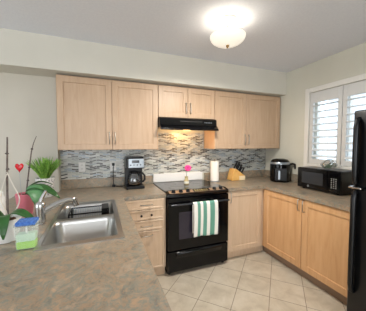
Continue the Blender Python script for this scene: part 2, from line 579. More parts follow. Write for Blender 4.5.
# peninsula carcass under the sink counter
c = empty('peninsula_cabinet', (-0.97, -1.5, 0), 'light wood peninsula base under the sink counter', 'cabinet')
pb = MB()
pb.box(-1.46, -1.44, -2.40, -0.145, 0.10, CZ).box(-0.50, -0.48, -2.40, -0.645, 0.10, CZ)
pb.box(-1.44, -0.50, -2.40, -2.38, 0.10, CZ).box(-1.44, -0.50, -2.38, -0.66, 0.10, 0.12)
pb.build('body', M['wood'], c)
MB().box(-1.40, -0.55, -2.33, -0.7, 0.0, 0.10).build('toe_kick', M['toe'], c)
F = Fxp(-0.479)
for y0, y1, hs in ((-2.39, -1.94, 1), (-1.935, -1.485, -1), (-1.48, -1.08, 1), (-1.075, -0.68, -1)):
    d = MB().door(F, y0, y1, 0.112, 0.862).build('door', M['wood'], c)
    pull(Fxp(-0.459), d, y1 - 0.03 if hs > 0 else y0 + 0.03, 0.795, 0.13)

# ------------------------------------------------------------------ counters
SX0, SX1, SY0, SY1 = -0.955, -0.545, -1.606, -0.745      # sink cut-out
xs = [-1.48, -1.088, SX0, SX1, -0.446, -0.002]
ys = [-2.43, SY0, SY1, -0.655, -0.142, -0.0]


def keep(x, y):
    if SX0 < x < SX1 and SY0 < y < SY1: return False
    if x > -0.446 and y < -0.655: return False
    if x < -1.088 and y > -0.142: return False
    return True


ct = MB().slab(xs, ys, keep, CZ, 0.91, 0.011).build('countertop', M['counter'])
tag(ct, 'mottled grey-brown L-shaped countertop holding the sink and coffee maker', 'countertop')
MB().box(-1.086, -0.004, -0.03, -0.0125, 0.911, 1.022, 0.004).build('upstand', M['counter'], ct)
xs = [0.764, 1.298, XR - 0.001]
ys = [-1.742, -0.655, -0.0]
ct = MB().slab(xs, ys, lambda x, y: not (x < 1.298 and y < -0.655), CZ, 0.91, 0.011).build('countertop', M['counter'])
tag(ct, 'mottled grey-brown corner countertop holding the knife block and microwave', 'countertop')
MB().box(0.766, XR - 0.001, -0.03, -0.0125, 0.911, 1.022, 0.004).build('upstand', M['counter'], ct)
MB().box(XR - 0.018, XR - 0.001, -1.74, -0.032, 0.911, 1.022, 0.004).build('upstand', M['counter'], ct)

# ------------------------------------------------------------------ sink
sk = MB()
rim_xs = [-0.966, -0.944, -0.562, -0.530]
rim_ys = [-1.622, -1.578, -1.205, -1.168, -0.790, -0.728]
sk.slab(rim_xs, rim_ys, lambda x, y: not (-0.944 < x < -0.562 and (-1.578 < y < -1.205 or -1.168 < y < -0.790)), 0.9105, 0.9155, 0.002)
sink = sk.build('sink', M['steel'], smooth=True)
tag(sink, 'stainless steel double-bowl sink set into the mottled countertop', 'sink')


def rrect(cx, cy, hx, hy, r, n=6):
    pts = []
    for sx, sy, a0 in ((1, 1, 0), (-1, 1, 90), (-1, -1, 180), (1, -1, 270)):
        for k in range(n + 1):
            a = math.radians(a0 + 90 * k / n)
            pts.append((cx + sx * (hx - r) + r * math.cos(a), cy + sy * (hy - r) + r * math.sin(a)))
    return pts


def bowl(cx, cy, hx, hy, depth):
    b = MB(); rings = []
    for (ins, dz, r) in ((-0.004, 0, 0.02), (0.0, -0.004, 0.05), (0.006, -0.03, 0.055), (0.016, -depth + 0.03, 0.06), (0.03, -depth + 0.006, 0.06), (0.06, -depth, 0.06)):
        rings.append([b.bm.verts.new((x, y, 0.9155 + dz)) for x, y in rrect(cx, cy, hx - ins, hy - ins, max(0.012, r))])
    n = len(rings[0])
    for A, B in zip(rings, rings[1:]):
        for k in range(n): b.bm.faces.new((A[k], A[(k + 1) % n], B[(k + 1) % n], B[k]))
    b.bm.faces.new(rings[-1])
    return b.build('bowl', M['steel'], sink, smooth=True, recalc=False)


bw = bowl(-0.753, -1.3915, 0.193, 0.1885, 0.175)
MB().lathe([(0.0, 0.003), (0.02, 0.003), (0.036, 0.004), (0.04, 0.0)], (-0.753, -1.3915, 0.7405), 24).build('drain', M['chrome'], bw, smooth=True)
bw = bowl(-0.753, -0.979, 0.193, 0.191, 0.165)
MB().lathe([(0.0, 0.003), (0.02, 0.003), (0.036, 0.004), (0.04, 0.0)], (-0.753, -0.979, 0.7505), 24).build('drain', M['chrome'], bw, smooth=True)

# dish rack in the far bowl
rk = empty('dish_rack', (-0.73, -0.90, 0.752), 'black dish rack with upright tines standing in the far sink bowl', 'dish rack')
b = MB()
RX0, RX1, RY0, RY1 = -0.885, -0.60, -1.02, -0.835
for z, r in ((0.765, 0.005), (0.895, 0.006)):
    b.tube([(RX0, RY0, z), (RX1, RY0, z), (RX1, RY1, z), (RX0, RY1, z), (RX0, RY0, z)], r, 6)
for k in range(5):
    y = RY0 + (RY1 - RY0) * k / 4
    b.tube([(RX0, y, 0.765), (RX1, y, 0.765)], 0.004, 6)
for x, y in ((RX0, RY0), (RX1, RY0), (RX1, RY1), (RX0, RY1)): b.tube([(x, y, 0.753), (x, y, 0.895)], 0.006, 6)
b.build('rack_frame', M['black_matte'], rk)
b = MB()
for k in range(13):
    x = RX0 + 0.012 + (RX1 - 0.06 - RX0) * k / 12
    b.box(x - 0.004, x + 0.004, RY1 - 0.004, RY1 + 0.002, 0.765, 0.895)
b.build('tines', M['silver'], rk)
MB().box(RX1 - 0.05, RX1 + 0.008, RY0 + 0.03, RY1 + 0.008, 0.80, 0.912, 0.004).build('cutlery_holder', M['black_matte'], rk)

# faucet
fx, fy = -1.025, -1.20
fa = empty('faucet', (fx, fy, 0.911), 'chrome single-lever kitchen faucet arching over the sink', 'faucet')
MB().lathe([(0, 0), (0.032, 0), (0.032, 0.006), (0.024, 0.012), (0, 0.012)], (fx, fy, 0.9108), 24).build('base_plate', M['chrome'], fa, smooth=True)
MB().lathe([(0.028, 0), (0.027, 0.05), (0.030, 0.09), (0.031, 0.11), (0.027, 0.130), (0.016, 0.140), (0, 0.142)], (fx, fy, 0.92), 24).build('body', M['chrome'], fa, smooth=True)
sp = [(fx, fy, 0.985), (fx + 0.05, fy + 0.02, 1.008), (fx + 0.10, fy + 0.04, 1.030), (fx + 0.15, fy + 0.06, 1.042), (fx + 0.185, fy + 0.075, 1.040), (fx + 0.20, fy + 0.08, 1.026)]
MB().tube(sp, [0.022, 0.021, 0.020, 0.0185, 0.018, 0.018], 14).build('spout', M['chrome'], fa, smooth=True)
MB().tube([(fx + 0.188, fy + 0.076, 1.046), (fx + 0.206, fy + 0.083, 0.992)], [0.0215, 0.0205], 16).build('spray_head', M['chrome'], fa, smooth=True)
MB().tube([(fx, fy, 1.05), (fx + 0.008, fy + 0.006, 1.08), (fx + 0.03, fy + 0.02, 1.125)], [0.016, 0.013, 0.009], 10).build('lever', M['chrome'], fa, smooth=True)

# ------------------------------------------------------------------ range
st = empty('range', (0.381, -0.35, 0), 'black freestanding electric range with glass cooktop and oven', 'range')
MB().box(0.006, 0.756, -0.65, -0.04, 0.02, 0.905, 0.003).build('body', M['black'], st)
MB().box(0.0, 0.762, -0.60, -0.032, 0.912, 0.922, 0.003).build('cooktop', M['black_glass'], st)
# bowed control panel
def bow(x): return -0.675 - 0.035 * (1 - ((x - 0.381) / 0.381) ** 2)
N = 14
b = MB()
rings = []
for i in range(N + 1):
    x = 0.0 + 0.762 * i / N
    yb = bow(x)
    rings.append([b.bm.verts.new(p) for p in ((x, -0.60, 0.923), (x, yb + 0.012, 0.923 + (yb + 0.612) * 0.2556), (x, yb, 0.892), (x, yb, 0.870), (x, yb + 0.02, 0.862), (x, -0.60, 0.862))])
for A, B in zip(rings, rings[1:]):
    for k in range(6): b.bm.faces.new((A[k], A[(k + 1) % 6], B[(k + 1) % 6], B[k]))
b.bm.faces.new(rings[0]); b.bm.faces.new(rings[-1][::-1])
cp = b.build('control_panel', M['black'], st, smooth=True)
def pz(y): return 0.923 + (y + 0.60) * 0.2556
panel_warm_tint = mat('panel_strip', L(150, 126, 104), 0.35, 0.3)  # brown tint stands in for warm hood light reflected in the panel
def sloped(x0, x1, y0, y1, lo, hi, bev=0.0):
    return MB().hexa([(x0, y0, pz(y0) + lo), (x1, y0, pz(y0) + lo), (x1, y1, pz(y1) + lo), (x0, y1, pz(y1) + lo),
                      (x0, y0, pz(y0) + hi), (x1, y0, pz(y0) + hi), (x1, y1, pz(y1) + hi), (x0, y1, pz(y1) + hi)], bev)
sloped(0.035, 0.727, -0.668, -0.607, -0.001, 0.0015).build('trim_plate', panel_warm_tint, cp)
for x in (0.085, 0.17, 0.255, 0.588, 0.675):
    MB().lathe([(0.025, -0.006), (0.025, 0.004), (0.021, 0.006), (0.019, 0.024), (0.016, 0.028), (0, 0.028)], (x, -0.640, pz(-0.640) + 0.002), 20).build('knob', M['black_matte'], cp, smooth=True)
dp = sloped(0.320, 0.525, -0.664, -0.611, 0.001, 0.0035).build('display', M['black_glass'], cp)
t = MB()
for i in range(6):
    for j in range(2):
        y0 = -0.656 + j * 0.022
        a0 = 0.338 + i * 0.029
        t.hexa([(a0, y0, pz(y0) + .003), (a0 + .016, y0, pz(y0) + .003), (a0 + .016, y0 + .010, pz(y0 + .01) + .003), (a0, y0 + .010, pz(y0 + .01) + .003),
                (a0, y0, pz(y0) + .0042), (a0 + .016, y0, pz(y0) + .0042), (a0 + .016, y0 + .010, pz(y0 + .01) + .0042), (a0, y0 + .010, pz(y0 + .01) + .0042)])
t.build('touch_keys', mat('pale_print', L(190, 176, 120), 0.5), dp)
# burner rings
ring_m = mat('burner_ring', L(70, 70, 72), 0.25)
for x, y, r in ((0.19, -0.45, 0.095), (0.57, -0.45, 0.075), (0.19, -0.19, 0.075), (0.57, -0.19, 0.095)):
    MB().lathe([(r - 0.003, 0.0), (r - 0.003, 0.0007), (r, 0.0007), (r, 0.0)], (x, y, 0.922), 40).build('burner_ring', ring_m, st)
od = MB().box(0.008, 0.754, -0.69, -0.655, 0.285, 0.858, 0.006, 2).build('oven_door', M['black'], st)
MB().box(0.13, 0.632, -0.6915, -0.685, 0.40, 0.70, 0.001).build('oven_window', mat('oven_glass', L(46, 42, 54), 0.08), od)  # glass colour lightened and purplish to imitate the room's reflection
h = MB()
h.tube([(0.03, -0.735, 0.795), (0.732, -0.735, 0.795)], 0.011, 12)
for x in (0.06, 0.702): h.tube([(x, -0.69, 0.795), (x, -0.735, 0.795)], 0.009, 8)
h.build('oven_handle', mat('dark_handle', L(62, 64, 68), 0.25, 0.6), od, smooth=True)
dr = MB().box(0.008, 0.754, -0.685, -0.655, 0.045, 0.270, 0.006, 2).build('storage_drawer', M['black'], st)
# scooped grip across the top of the drawer front
b = MB()
b.prism([(-0.684, 0.262), (-0.700, 0.250), (-0.702, 0.238), (-0.684, 0.190)], 'x', 0.10, 0.662, 0.003)
b.build('drawer_grip', M['black'], dr, smooth=True)
for x in (0.04, 0.72):
    for y in (-0.62, -0.10): MB().lathe([(0, 0), (0.018, 0), (0.018, 0.02), (0, 0.02)], (x, y, 0.0), 12).build('foot', M['black_matte'], st)

# striped towel over the oven handle
def towel_mat():
    m = mat('striped_towel', L(230, 228, 218), 0.95)
    nt, n, l, bs = nodes_of(m)
    tc = n.new('ShaderNodeTexCoord'); sp_ = n.new('ShaderNodeSeparateXYZ')
    l.new(tc.outputs['UV'], sp_.inputs[0])
    g = L(100, 152, 134); wt = L(232, 230, 222)
    l.new(ramp(nt, sp_.outputs[0], [(0.0, wt), (0.15, g), (0.27, wt), (0.38, g), (0.52, wt), (0.66, g), (0.86, wt)], 'CONSTANT'), bs.inputs['Base Color'])
    return m


def towel(name, x0, x1, zf, zbk, phase):
    bm = bmesh.new(); uvl = bm.loops.layers.uv.new('UVMap')
    nu, nv = 40, 44
    yc, zc, r = -0.735, 0.795, 0.014
    tot_f, tot_b = zc - zf, zc - zbk
    arc = PI * r
    V = []
    for i in range(nu + 1):
        u = i / nu; row = []
        for j in range(nv + 1):
            s = -tot_b + (tot_b + arc + tot_f) * j / nv
            if s < 0: y, z = yc + r, zc + s; dr_ = -s / tot_b; sg = 0.3
            elif s < arc:
                a = s / r; y, z = yc + r * math.cos(a), zc + r * math.sin(a); dr_ = 0; sg = 0
            else: y, z = yc - r, zc - (s - arc); dr_ = (s - arc) / tot_f; sg = 1.0
            fold = math.sin(u * 13 + phase) * 0.006 + math.sin(u * 29 + 1.3) * 0.0025
            y -= sg * dr_ ** 0.6 * (fold + 0.010)
            x = x0 + (x1 - x0) * (u + 0.02 * math.sin(dr_ * 3 + phase) * (1 if sg == 1 else 0))
            z += 0.006 * math.sin(u * 4 + phase) * dr_
            row.append(bm.verts.new((x, y, z)))
        V.append(row)
    for i in range(nu):
        for j in range(nv):
            f = bm.faces.new((V[i][j], V[i + 1][j], V[i + 1][j + 1], V[i][j + 1])); f.smooth = True
            for lp, (ii, jj) in zip(f.loops, ((i, j), (i + 1, j), (i + 1, j + 1), (i, j + 1))): lp[uvl].uv = (ii / nu, jj / nv)
    me = bpy.data.meshes.new(name); bm.to_mesh(me); bm.free()
    o = bpy.data.objects.new(name, me); col.objects.link(o); me.materials.append(towel_mat())
    md = o.modifiers.new('thickness', 'SOLIDIFY'); md.thickness = 0.003; md.offset = 0
    return o


tag(towel('dish_towel', 0.275, 0.572, 0.430, 0.46, 0.6), 'green and white striped dish towel hanging on the oven handle', 'towel')

# ------------------------------------------------------------------ range hood
hd = empty('range_hood', (0.381, -0.25, 1.60), 'black under-cabinet range hood above the range', 'range hood')
b = MB()
b.prism([(-0.014, 1.64), (-0.014, 1.762), (-0.36, 1.762), (-0.385, 1.748), (-0.385, 1.675), (-0.425, 1.648), (-0.425, 1.630), (-0.38, 1.64)], 'x', 0.002, 0.760, 0.003)
b.build('body', M['black'], hd)
b = MB(); b.prism([(-0.39, 1.668), (-0.445, 1.632), (-0.450, 1.612), (-0.440, 1.606), (-0.375, 1.632)], 'x', 0.001, 0.756, 0.003)
b.build('visor', M['black_glass'], hd)
lens_m = mat('hood_lens', L(255, 224, 176), 0.4, emit=(1.0, 0.72, 0.4, 1), estr=4.0)
MB().box(0.20, 0.33, -0.30, -0.20, 1.632, 1.6405).build('lamp_lens', lens_m, hd)
MB().box(0.38, 0.68, -0.35, -0.10, 1.634, 1.6405).build('filter', M['silver'], hd)
b = MB()
for i in range(5): b.box(0.585 + i * 0.022, 0.599 + i * 0.022, -0.3875, -0.384, 1.706, 1.716, 0.001)
b.build('buttons', M['silver'], hd)
MB().box(0.26, 0.55, -0.3865, -0.384, 1.712, 1.724).build('vent_slot', M['dark_line'], hd)
d = bpy.data.lights.new('hood_lamp_light', 'POINT'); d.energy = 5.5; d.color = (1.0, 0.55, 0.20); d.shadow_soft_size = 0.05
o = bpy.data.objects.new('hood_lamp_light', d); col.objects.link(o); o.location = (0.40, -0.25, 1.575)

# ------------------------------------------------------------------ refrigerator
FX0, FY0, FY1 = 1.15, -2.52, -1.77
fg = empty('refrigerator', (1.5, (FY0 + FY1) / 2, 0), 'tall black top-freezer refrigerator beside the right counter', 'refrigerator')
MB().box(FX0 + 0.075, XR - 0.03, FY0 + 0.005, FY1 - 0.005, 0.03, 1.685, 0.004).build('body', M['fridge'], fg)
fz = MB().box(FX0, FX0 + 0.07, FY0, FY1, 1.118, 1.69, 0.014, 3).build('freezer_door', M['fridge'], fg, smooth=True)
fd = MB().box(FX0, FX0 + 0.07, FY0, FY1, 0.07, 1.102, 0.014, 3).build('fridge_door', M['fridge'], fg, smooth=True)
MB().box(FX0 + 0.04, FX0 + 0.12, FY0 + 0.02, FY1 - 0.02, 0.0, 0.06).build('base_grille', M['black_matte'], fg)
def fhandle(z0, z1, par):
    y = FY1 - 0.04
    b = MB()
    b.tube([(FX0 + 0.004, y, z0), (FX0 - 0.022, y, z0 + 0.02), (FX0 - 0.030, y, z0 + 0.07), (FX0 - 0.031, y, (z0 + z1) / 2), (FX0 - 0.030, y, z1 - 0.07), (FX0 - 0.022, y, z1 - 0.02), (FX0 + 0.004, y, z1)],
           [0.014, 0.017, 0.018, 0.018, 0.018, 0.017, 0.014], 12)
    return b.build('handle', M['fridge'], par, smooth=True)
fhandle(1.13, 1.63, fz); fhandle(0.30, 1.09, fd)
MB().box(FX0 - 0.03, FX0 + 0.03, FY1 - 0.085, FY1 + 0.002, 1.1025, 1.1175, 0.004).build('hinge_cap', M['chrome'], fg)

# ------------------------------------------------------------------ ceiling lamp
lx, ly = 0.37, -1.24
lp = empty('ceiling_lamp', (lx, ly, HC), 'white glass bowl ceiling lamp hanging by a short stem', 'ceiling lamp')
MB().lathe([(0, 0), (0.075, 0), (0.075, -0.012), (0.05, -0.024), (0.014, -0.028), (0, -0.028)], (lx, ly, HC - 0.0005), 32).build('canopy', M['trim'], lp, smooth=True)
MB().tube([(lx, ly, HC - 0.02), (lx, ly, 2.272)], 0.007, 10).build('stem', M['nickel'], lp, smooth=True)
shade_m = mat('opal_glass', L(246, 240, 228), 0.3, emit=(1.0, 0.93, 0.80, 1), estr=0.55)
shade_m.node_tree.nodes['Principled BSDF'].inputs['Transmission Weight'].default_value = 0.0
b = MB(); pr = []
R0 = 0.145
for k in range(13):
    a = PI / 2 * k / 12
    pr.append((R0 * math.cos(a), -0.072 * math.sin(a)))
pr[-1] = (0.0, -0.072)
b.lathe(pr, (lx, ly, 2.345), 40)
b.build('lamp_shade', shade_m, lp, smooth=True, solid=0.004)
MB().lathe([(0, 0.012), (0.012, 0.010), (0.015, 0.0), (0.010, -0.012), (0.006, -0.020), (0, -0.022)], (lx, ly, 2.270), 16).build('finial', M['brass'], lp, smooth=True)
bulb_m = mat('bulb_glass', L(255, 250, 240), 0.4, emit=(1.0, 0.9, 0.75, 1), estr=3.0)
for dx in (-0.06, 0.06):
    MB().lathe([(0, -0.03), (0.02, -0.024), (0.028, 0), (0.02, 0.024), (0, 0.03)], (lx + dx, ly, 2.335), 16).build('bulb', bulb_m, lp, smooth=True)
for dx in (-0.06, 0.06):
    d = bpy.data.lights.new('ceiling_lamp_light', 'POINT'); d.energy = 0.85; d.color = (1.0, 0.93, 0.82); d.shadow_soft_size = 0.03
    o = bpy.data.objects.new('ceiling_lamp_light', d); col.objects.link(o); o.location = (lx + dx, ly, 2.385)
d = bpy.data.lights.new('ceiling_lamp_downlight', 'AREA'); d.shape = 'DISK'; d.size = 0.26; d.energy = 31; d.color = (1.0, 0.95, 0.87)
o = bpy.data.objects.new('ceiling_lamp_downlight', d); col.objects.link(o); o.location = (lx, ly, 2.240)

# ------------------------------------------------------------------ coffee maker
cx0, cx1 = -0.375, -0.165
cm = empty('coffee_maker', (-0.27, -0.2, 0.911), 'black and silver drip coffee maker on the counter by the mosaic', 'coffee maker')
b = MB()
b.box(cx0, cx1, -0.31, -0.075, 0.911, 0.945, 0.006, 2)
b.box(cx0, cx1, -0.155, -0.075, 0.94, 1.19, 0.004)
b.box(cx0, cx1, -0.29, -0.075, 1.15, 1.275, 0.008, 2)
b.build('body', M['black_matte'], cm)
MB().box(cx0 + 0.004, cx1 - 0.004, -0.27, -0.08, 1.275, 1.292, 0.006, 2).build('lid', M['black'], cm)
fp = MB().box(cx0 + 0.026, cx1 - 0.004, -0.296, -0.288, 1.160, 1.268, 0.003).build('face_panel', M['silver'], cm)
b = MB(); b.box(-0.31, -0.225, -0.2985, -0.295, 1.218, 1.250, 0.001)
b.build('clock_display', M['black_glass'], fp)
for i in range(4):
    MB().lathe([(0.0075, 0), (0.0075, -0.004), (0, -0.005)], (-0.325 + i * 0.038, -0.2955, 1.195), 12, 'y').build('button', M['black'], fp)
cf = MB().lathe([(0, 0.002), (0.062, 0.002), (0.072, 0.02), (0.074, 0.06), (0.064, 0.11), (0.048, 0.14), (0.047, 0.15)], (-0.275, -0.23, 0.945), 28).build('carafe', M['carafe'], cm, smooth=True)
MB().lathe([(0, 0.168), (0.04, 0.166), (0.05, 0.155), (0.05, 0.14), (0.046, 0.14)], (-0.275, -0.23, 0.945), 24).build('carafe_lid', M['black_matte'], cf, smooth=True)
MB().tube([(-0.225, -0.235, 1.085), (-0.175, -0.245, 1.088), (-0.155, -0.248, 1.06), (-0.155, -0.248, 1.01), (-0.175, -0.245, 0.985), (-0.20, -0.24, 0.985)], [0.011, 0.012, 0.013, 0.013, 0.012, 0.010], 10).build('carafe_handle', M['black_matte'], cf, smooth=True)
coffee = MB().lathe([(0, 0.004), (0.060, 0.004), (0.069, 0.02), (0.071, 0.05), (0, 0.05)], (-0.275, -0.23, 0.945), 28).build('coffee', mat('coffee', L(40, 22, 12), 0.2), cf, smooth=True)

# outlets and the plug-in adapter with its cable
def plate(name, x, z, label, group=None):
    p_ = empty(name, (x, -0.012, z), label, 'wall plate', group)
    MB().box(x - 0.036, x + 0.036, -0.018, -0.0122, z - 0.058, z + 0.058, 0.003).build('cover_plate', M['white'], p_)
    for dz in (-0.022, 0.022):
        s = MB().box(x - 0.016, x + 0.016, -0.0205, -0.0175, z + dz - 0.014, z + dz + 0.014, 0.002).build('socket', M['white'], p_)
        for dx in (-0.006, 0.006):
            MB().box(x + dx - 0.0015, x + dx + 0.0015, -0.0209, -0.0203, z + dz - 0.004, z + dz + 0.006).build('slot', M['dark_line'], s)
    return p_


plate('wall_outlet', -0.862, 1.165, 'white outlet plate on the mosaic with nothing plugged in', 'outlet plates on the mosaic')
plate('wall_outlet', -0.505, 1.165, 'white outlet plate with a black plug left of the coffee maker', 'outlet plates on the mosaic')
ad = empty('power_cord', (-0.505, -0.03, 1.17), 'black power cord hanging from the outlet to the counter', 'power cord')
MB().box(-0.520, -0.490, -0.052, -0.0212, 1.172, 1.206, 0.004).build('plug', M['black_matte'], ad)
MB().tube([(-0.505, -0.050, 1.176), (-0.507, -0.056, 1.12), (-0.508, -0.058, 1.03), (-0.507, -0.062, 0.945), (-0.500, -0.075, 0.925), (-0.46, -0.095, 0.917), (-0.42, -0.10, 0.917), (-0.378, -0.10, 0.922)], 0.0042, 8).build('cable', M['black_matte'], ad, smooth=True)
MB().box(-0.525, -0.487, -0.082, -0.045, 0.911, 0.938, 0.004).build('adapter_block', M['black_matte'], ad)

# ------------------------------------------------------------------ bud vase with pink gerbera on the cooktop
vx, vy = 0.385, -0.27
va = tag(MB().lathe([(0, 0), (0.030, 0), (0.033, 0.008), (0.031, 0.045), (0.022, 0.065), (0.020, 0.09), (0.024, 0.10), (0.020, 0.10), (0.017, 0.088), (0.018, 0.066), (0.026, 0.045), (0.026, 0.01), (0, 0.008)], (vx, vy, 0.9225), 24)
         .build('bud_vase', mat('cream_glass', L(220, 200, 150), 0.15, trans=0.25, ior=1.4), smooth=True), 'small cream bottle vase standing on the back of the cooktop', 'vase')
MB().lathe([(0.0335, 0.012), (0.0335, 0.04)], (vx, vy, 0.9225), 24).build('vase_label', mat('vase_label_paper', L(226, 222, 208), 0.7), va, smooth=True)
gb = empty('gerbera', (vx, vy, 0.94), 'single pink gerbera flower in the vase on the cooktop', 'flower')
MB().tube([(vx, vy, 0.945), (vx + 0.001, vy - 0.002, 1.03), (vx + 0.006, vy - 0.004, 1.10), (vx + 0.012, vy - 0.012, 1.128)], 0.003, 6).build('stem', mat('stem_green', L(92, 120, 60), 0.6), gb, smooth=True)
fc = Vector((vx + 0.014, vy - 0.02, 1.132)); fn_ = Vector((-0.30, -0.80, 0.45)).normalized()
ax = fn_.cross(Vector((0, 0, 1))).normalized(); ay = fn_.cross(ax)
b = MB()
for layer, (rad, n_, lift) in enumerate(((0.043, 16, 0.004), (0.031, 12, 0.010))):
    for k in range(n_):
        a = 2 * PI * (k + 0.5 * layer) / n_
        dv = ax * math.cos(a) + ay * math.sin(a); sv = fn_.cross(dv)
        vs = []
        for t_, wd in ((0.1, 0.003), (0.5, 0.008), (0.85, 0.008), (1.0, 0.003)):
            c_ = fc + dv * rad * t_ + fn_ * (lift * t_ + 0.006 * math.sin(t_ * 3))
            vs.append((b.bm.verts.new(c_ - sv * wd), b.bm.verts.new(c_ + sv * wd)))
        for A, B in zip(vs, vs[1:]): b.bm.faces.new((A[0], A[1], B[1], B[0]))
b.build('petals', mat('pink_petal', L(226, 36, 128), 0.6), gb, solid=0.0012)
b = MB(); bmesh.ops.create_uvsphere(b.bm, u_segments=12, v_segments=8, radius=0.011)
for v in b.bm.verts: v.co = fc + fn_ * 0.008 + v.co * 1.0
b.build('flower_centre', mat('flower_centre', L(150, 40, 80), 0.8), gb, smooth=True)

# ------------------------------------------------------------------ paper towel roll
px_, py_ = 0.865, -0.155
pt = empty('paper_towel_roll', (px_, py_, 0.911), 'white paper towel roll standing upright right of the cooktop', 'paper towels')
MB().lathe([(0, 0), (0.075, 0), (0.075, 0.008), (0.06, 0.012), (0, 0.012)], (px_, py_, 0.9108), 32).build('holder_base', M['silver'], pt, smooth=True)
MB().lathe([(0.02, 0), (0.058, 0), (0.060, 0.002), (0.060, 0.276), (0.058, 0.278), (0.02, 0.278)], (px_, py_, 0.9235), 40).build('roll', M['paper'], pt, smooth=True)
MB().lathe([(0.019, 0.0), (0.019, 0.279), (0.006, 0.279), (0.006, 0.30), (0.009, 0.306), (0, 0.31)], (px_, py_, 0.9225), 20).build('core', M['toe'], pt, smooth=True)

# ------------------------------------------------------------------ knife block
kb = empty('knife_block', (1.24, -0.16, 0.911), 'slanted light wood knife block right of the paper towels', 'knife block')
blk_m = wood('beech_block', L(224, 172, 96), L(232, 184, 112), L(210, 156, 80), (9, 9, 9), 0.4)
b = MB(); b.prism([(1.112, 0.912), (1.340, 0.912), (1.340, 0.975), (1.178, 1.085), (1.150, 1.075), (1.112, 0.945)], 'y', -0.225, -0.095, 0.004)
b.build('block', blk_m, kb)
pl_m = mat('pale_end_grain', L(236, 214, 176), 0.5)
MB().box(1.235, 1.338, -0.2275, -0.2245, 0.915, 0.978, 0.001).build('front_plate', pl_m, kb)
dirv = Vector((0.52, 0, 0.85)).normalized()      # handles lean out of the slanted face
side = Vector((0.162, 0, -0.110)).normalized()
base0 = Vector((1.178, 0, 1.085))
idx = 0
knife_lbl = [['black-handled knife high in the block, nearest the wall', 'black-handled knife high in the block, nearest the room'],
             ['black-handled knife halfway down the block, nearest the wall', 'black-handled knife halfway down the block, nearest the room'],
             ['short black-handled knife low in the block, nearest the wall', 'short black-handled knife low in the block, nearest the room']]
for r_ in range(3):
    for q in range(2):
        s0 = base0 + side * (0.025 + 0.058 * r_) + Vector((0, -0.130 - 0.056 * q, 0))
        ln = (0.120, 0.112, 0.095)[r_] * (1.0 - 0.08 * (q == 1))
        kn = empty('knife', s0, knife_lbl[r_][q], 'knife', 'knives in the block')
        b = MB()
        p0 = s0 + dirv * 0.012; p1 = s0 + dirv * (0.012 + ln)
        b.tube([p0, p0.lerp(p1, 0.3), p0.lerp(p1, 0.7), p1 - side * 0.003, p1 - side * 0.004 + dirv * 0.004], [0.012, 0.0115, 0.013, 0.014, 0.008], 8)
        b.build('handle', M['black_matte'], kn, smooth=True)
        b = MB(); b.tube([s0 - dirv * 0.002, s0 + dirv * 0.014], 0.0088, 8); b.build('bolster', M['chrome'], kn, smooth=True)

# ------------------------------------------------------------------ air fryer
ax_, ay_ = 1.745, -0.475
af = empty('air_fryer', (ax_, ay_, 0.911), 'round black air fryer with a silver band in the counter corner', 'air fryer')
R1 = 0.132
MB().lathe([(0, 0), (R1 - 0.012, 0), (R1 - 0.004, 0.01), (R1, 0.06), (R1, 0.22), (R1 - 0.004, 0.265), (R1 - 0.012, 0.290), (R1 - 0.03, 0.312), (0.05, 0.324), (0, 0.325)], (ax_, ay_, 0.9112), 40).build('body', M['black'], af, smooth=True)
MB().lathe([(R1 + 0.0005, 0.248), (R1 + 0.001, 0.252), (R1 - 0.003, 0.272), (R1 - 0.006, 0.278)], (ax_, ay_, 0.9112), 40).build('band', M['silver'], af, smooth=True)
fdir = Vector((-0.62, -0.78, 0)).normalized(); sdir = Vector((0.78, -0.62, 0))
def fbox(c_, hw, dpt, z0, z1, bev=0.003):
    b = MB(); a = c_ - sdir * hw; e = c_ + sdir * hw
    pts = [a, e, e + fdir * dpt, a + fdir * dpt]
    b.hexa([(p.x, p.y, z0) for p in pts] + [(p.x, p.y, z1) for p in pts], bev)
    return b
cc = Vector((ax_, ay_, 0))
bk = fbox(cc + fdir * 0.085, 0.075, 0.048, 0.935, 1.105).build('basket', M['black_matte'], af)
fbox(cc + fdir * 0.130 - sdir * 0.025, 0.014, 0.035, 0.955, 1.075).build('basket_handle', M['silver'], bk)
hp = cc + sdir * 0.10 + fdir * 0.02
b = MB(); b.tube([(hp.x, hp.y, 1.15), (hp.x + 0.05, hp.y - 0.04, 1.165), (hp.x + 0.072, hp.y - 0.056, 1.155), (hp.x + 0.074, hp.y - 0.057, 1.095)], [0.016, 0.015, 0.013, 0.011], 10)
b.build('side_grip', M['black_matte'], af, smooth=True)

# ------------------------------------------------------------------ microwave
mx0, mx1, my0, my1, mz0, mz1 = 1.605, 1.868, -1.402, -0.895, 0.925, 1.162
mw = empty('microwave', ((mx0 + mx1) / 2, (my0 + my1) / 2, 0.911), 'black countertop microwave under the shuttered window', 'microwave')
MB().box(mx0 + 0.02, mx1, my0, my1, mz0, mz1, 0.004).build('body', M['black_matte'], mw)
mdoor = MB().box(mx0, mx0 + 0.022, my0 + 0.135, my1, mz0 + 0.002, mz1 - 0.002, 0.004).build('door', M['black'], mw)
MB().box(mx0 - 0.0015, mx0 + 0.001, my0 + 0.185, my1 - 0.06, mz0 + 0.058, mz1 - 0.045, 0.0005).build('window', mat('smoked_window', L(44, 46, 50), 0.12), mdoor)
badge = MB().lathe([(0, -0.0015), (0.012, -0.0015), (0.013, 0.0005)], (mx0, my0 + 0.36, mz0 + 0.030), 20, 'x').build('round_badge', M['silver'], mdoor, smooth=True)
cpn = MB().box(mx0, mx0 + 0.022, my0, my0 + 0.132, mz0 + 0.002, mz1 - 0.002, 0.004).build('control_panel', M['black'], mw)
b = MB()
for i in range(3):
    for j in range(6):
        yy = my0 + 0.044 + i * 0.023; zz_ = mz0 + 0.056 + j * 0.019
        b.box(mx0 - 0.0012, mx0 + 0.001, yy - 0.006, yy + 0.006, zz_ - 0.004, zz_ + 0.004)
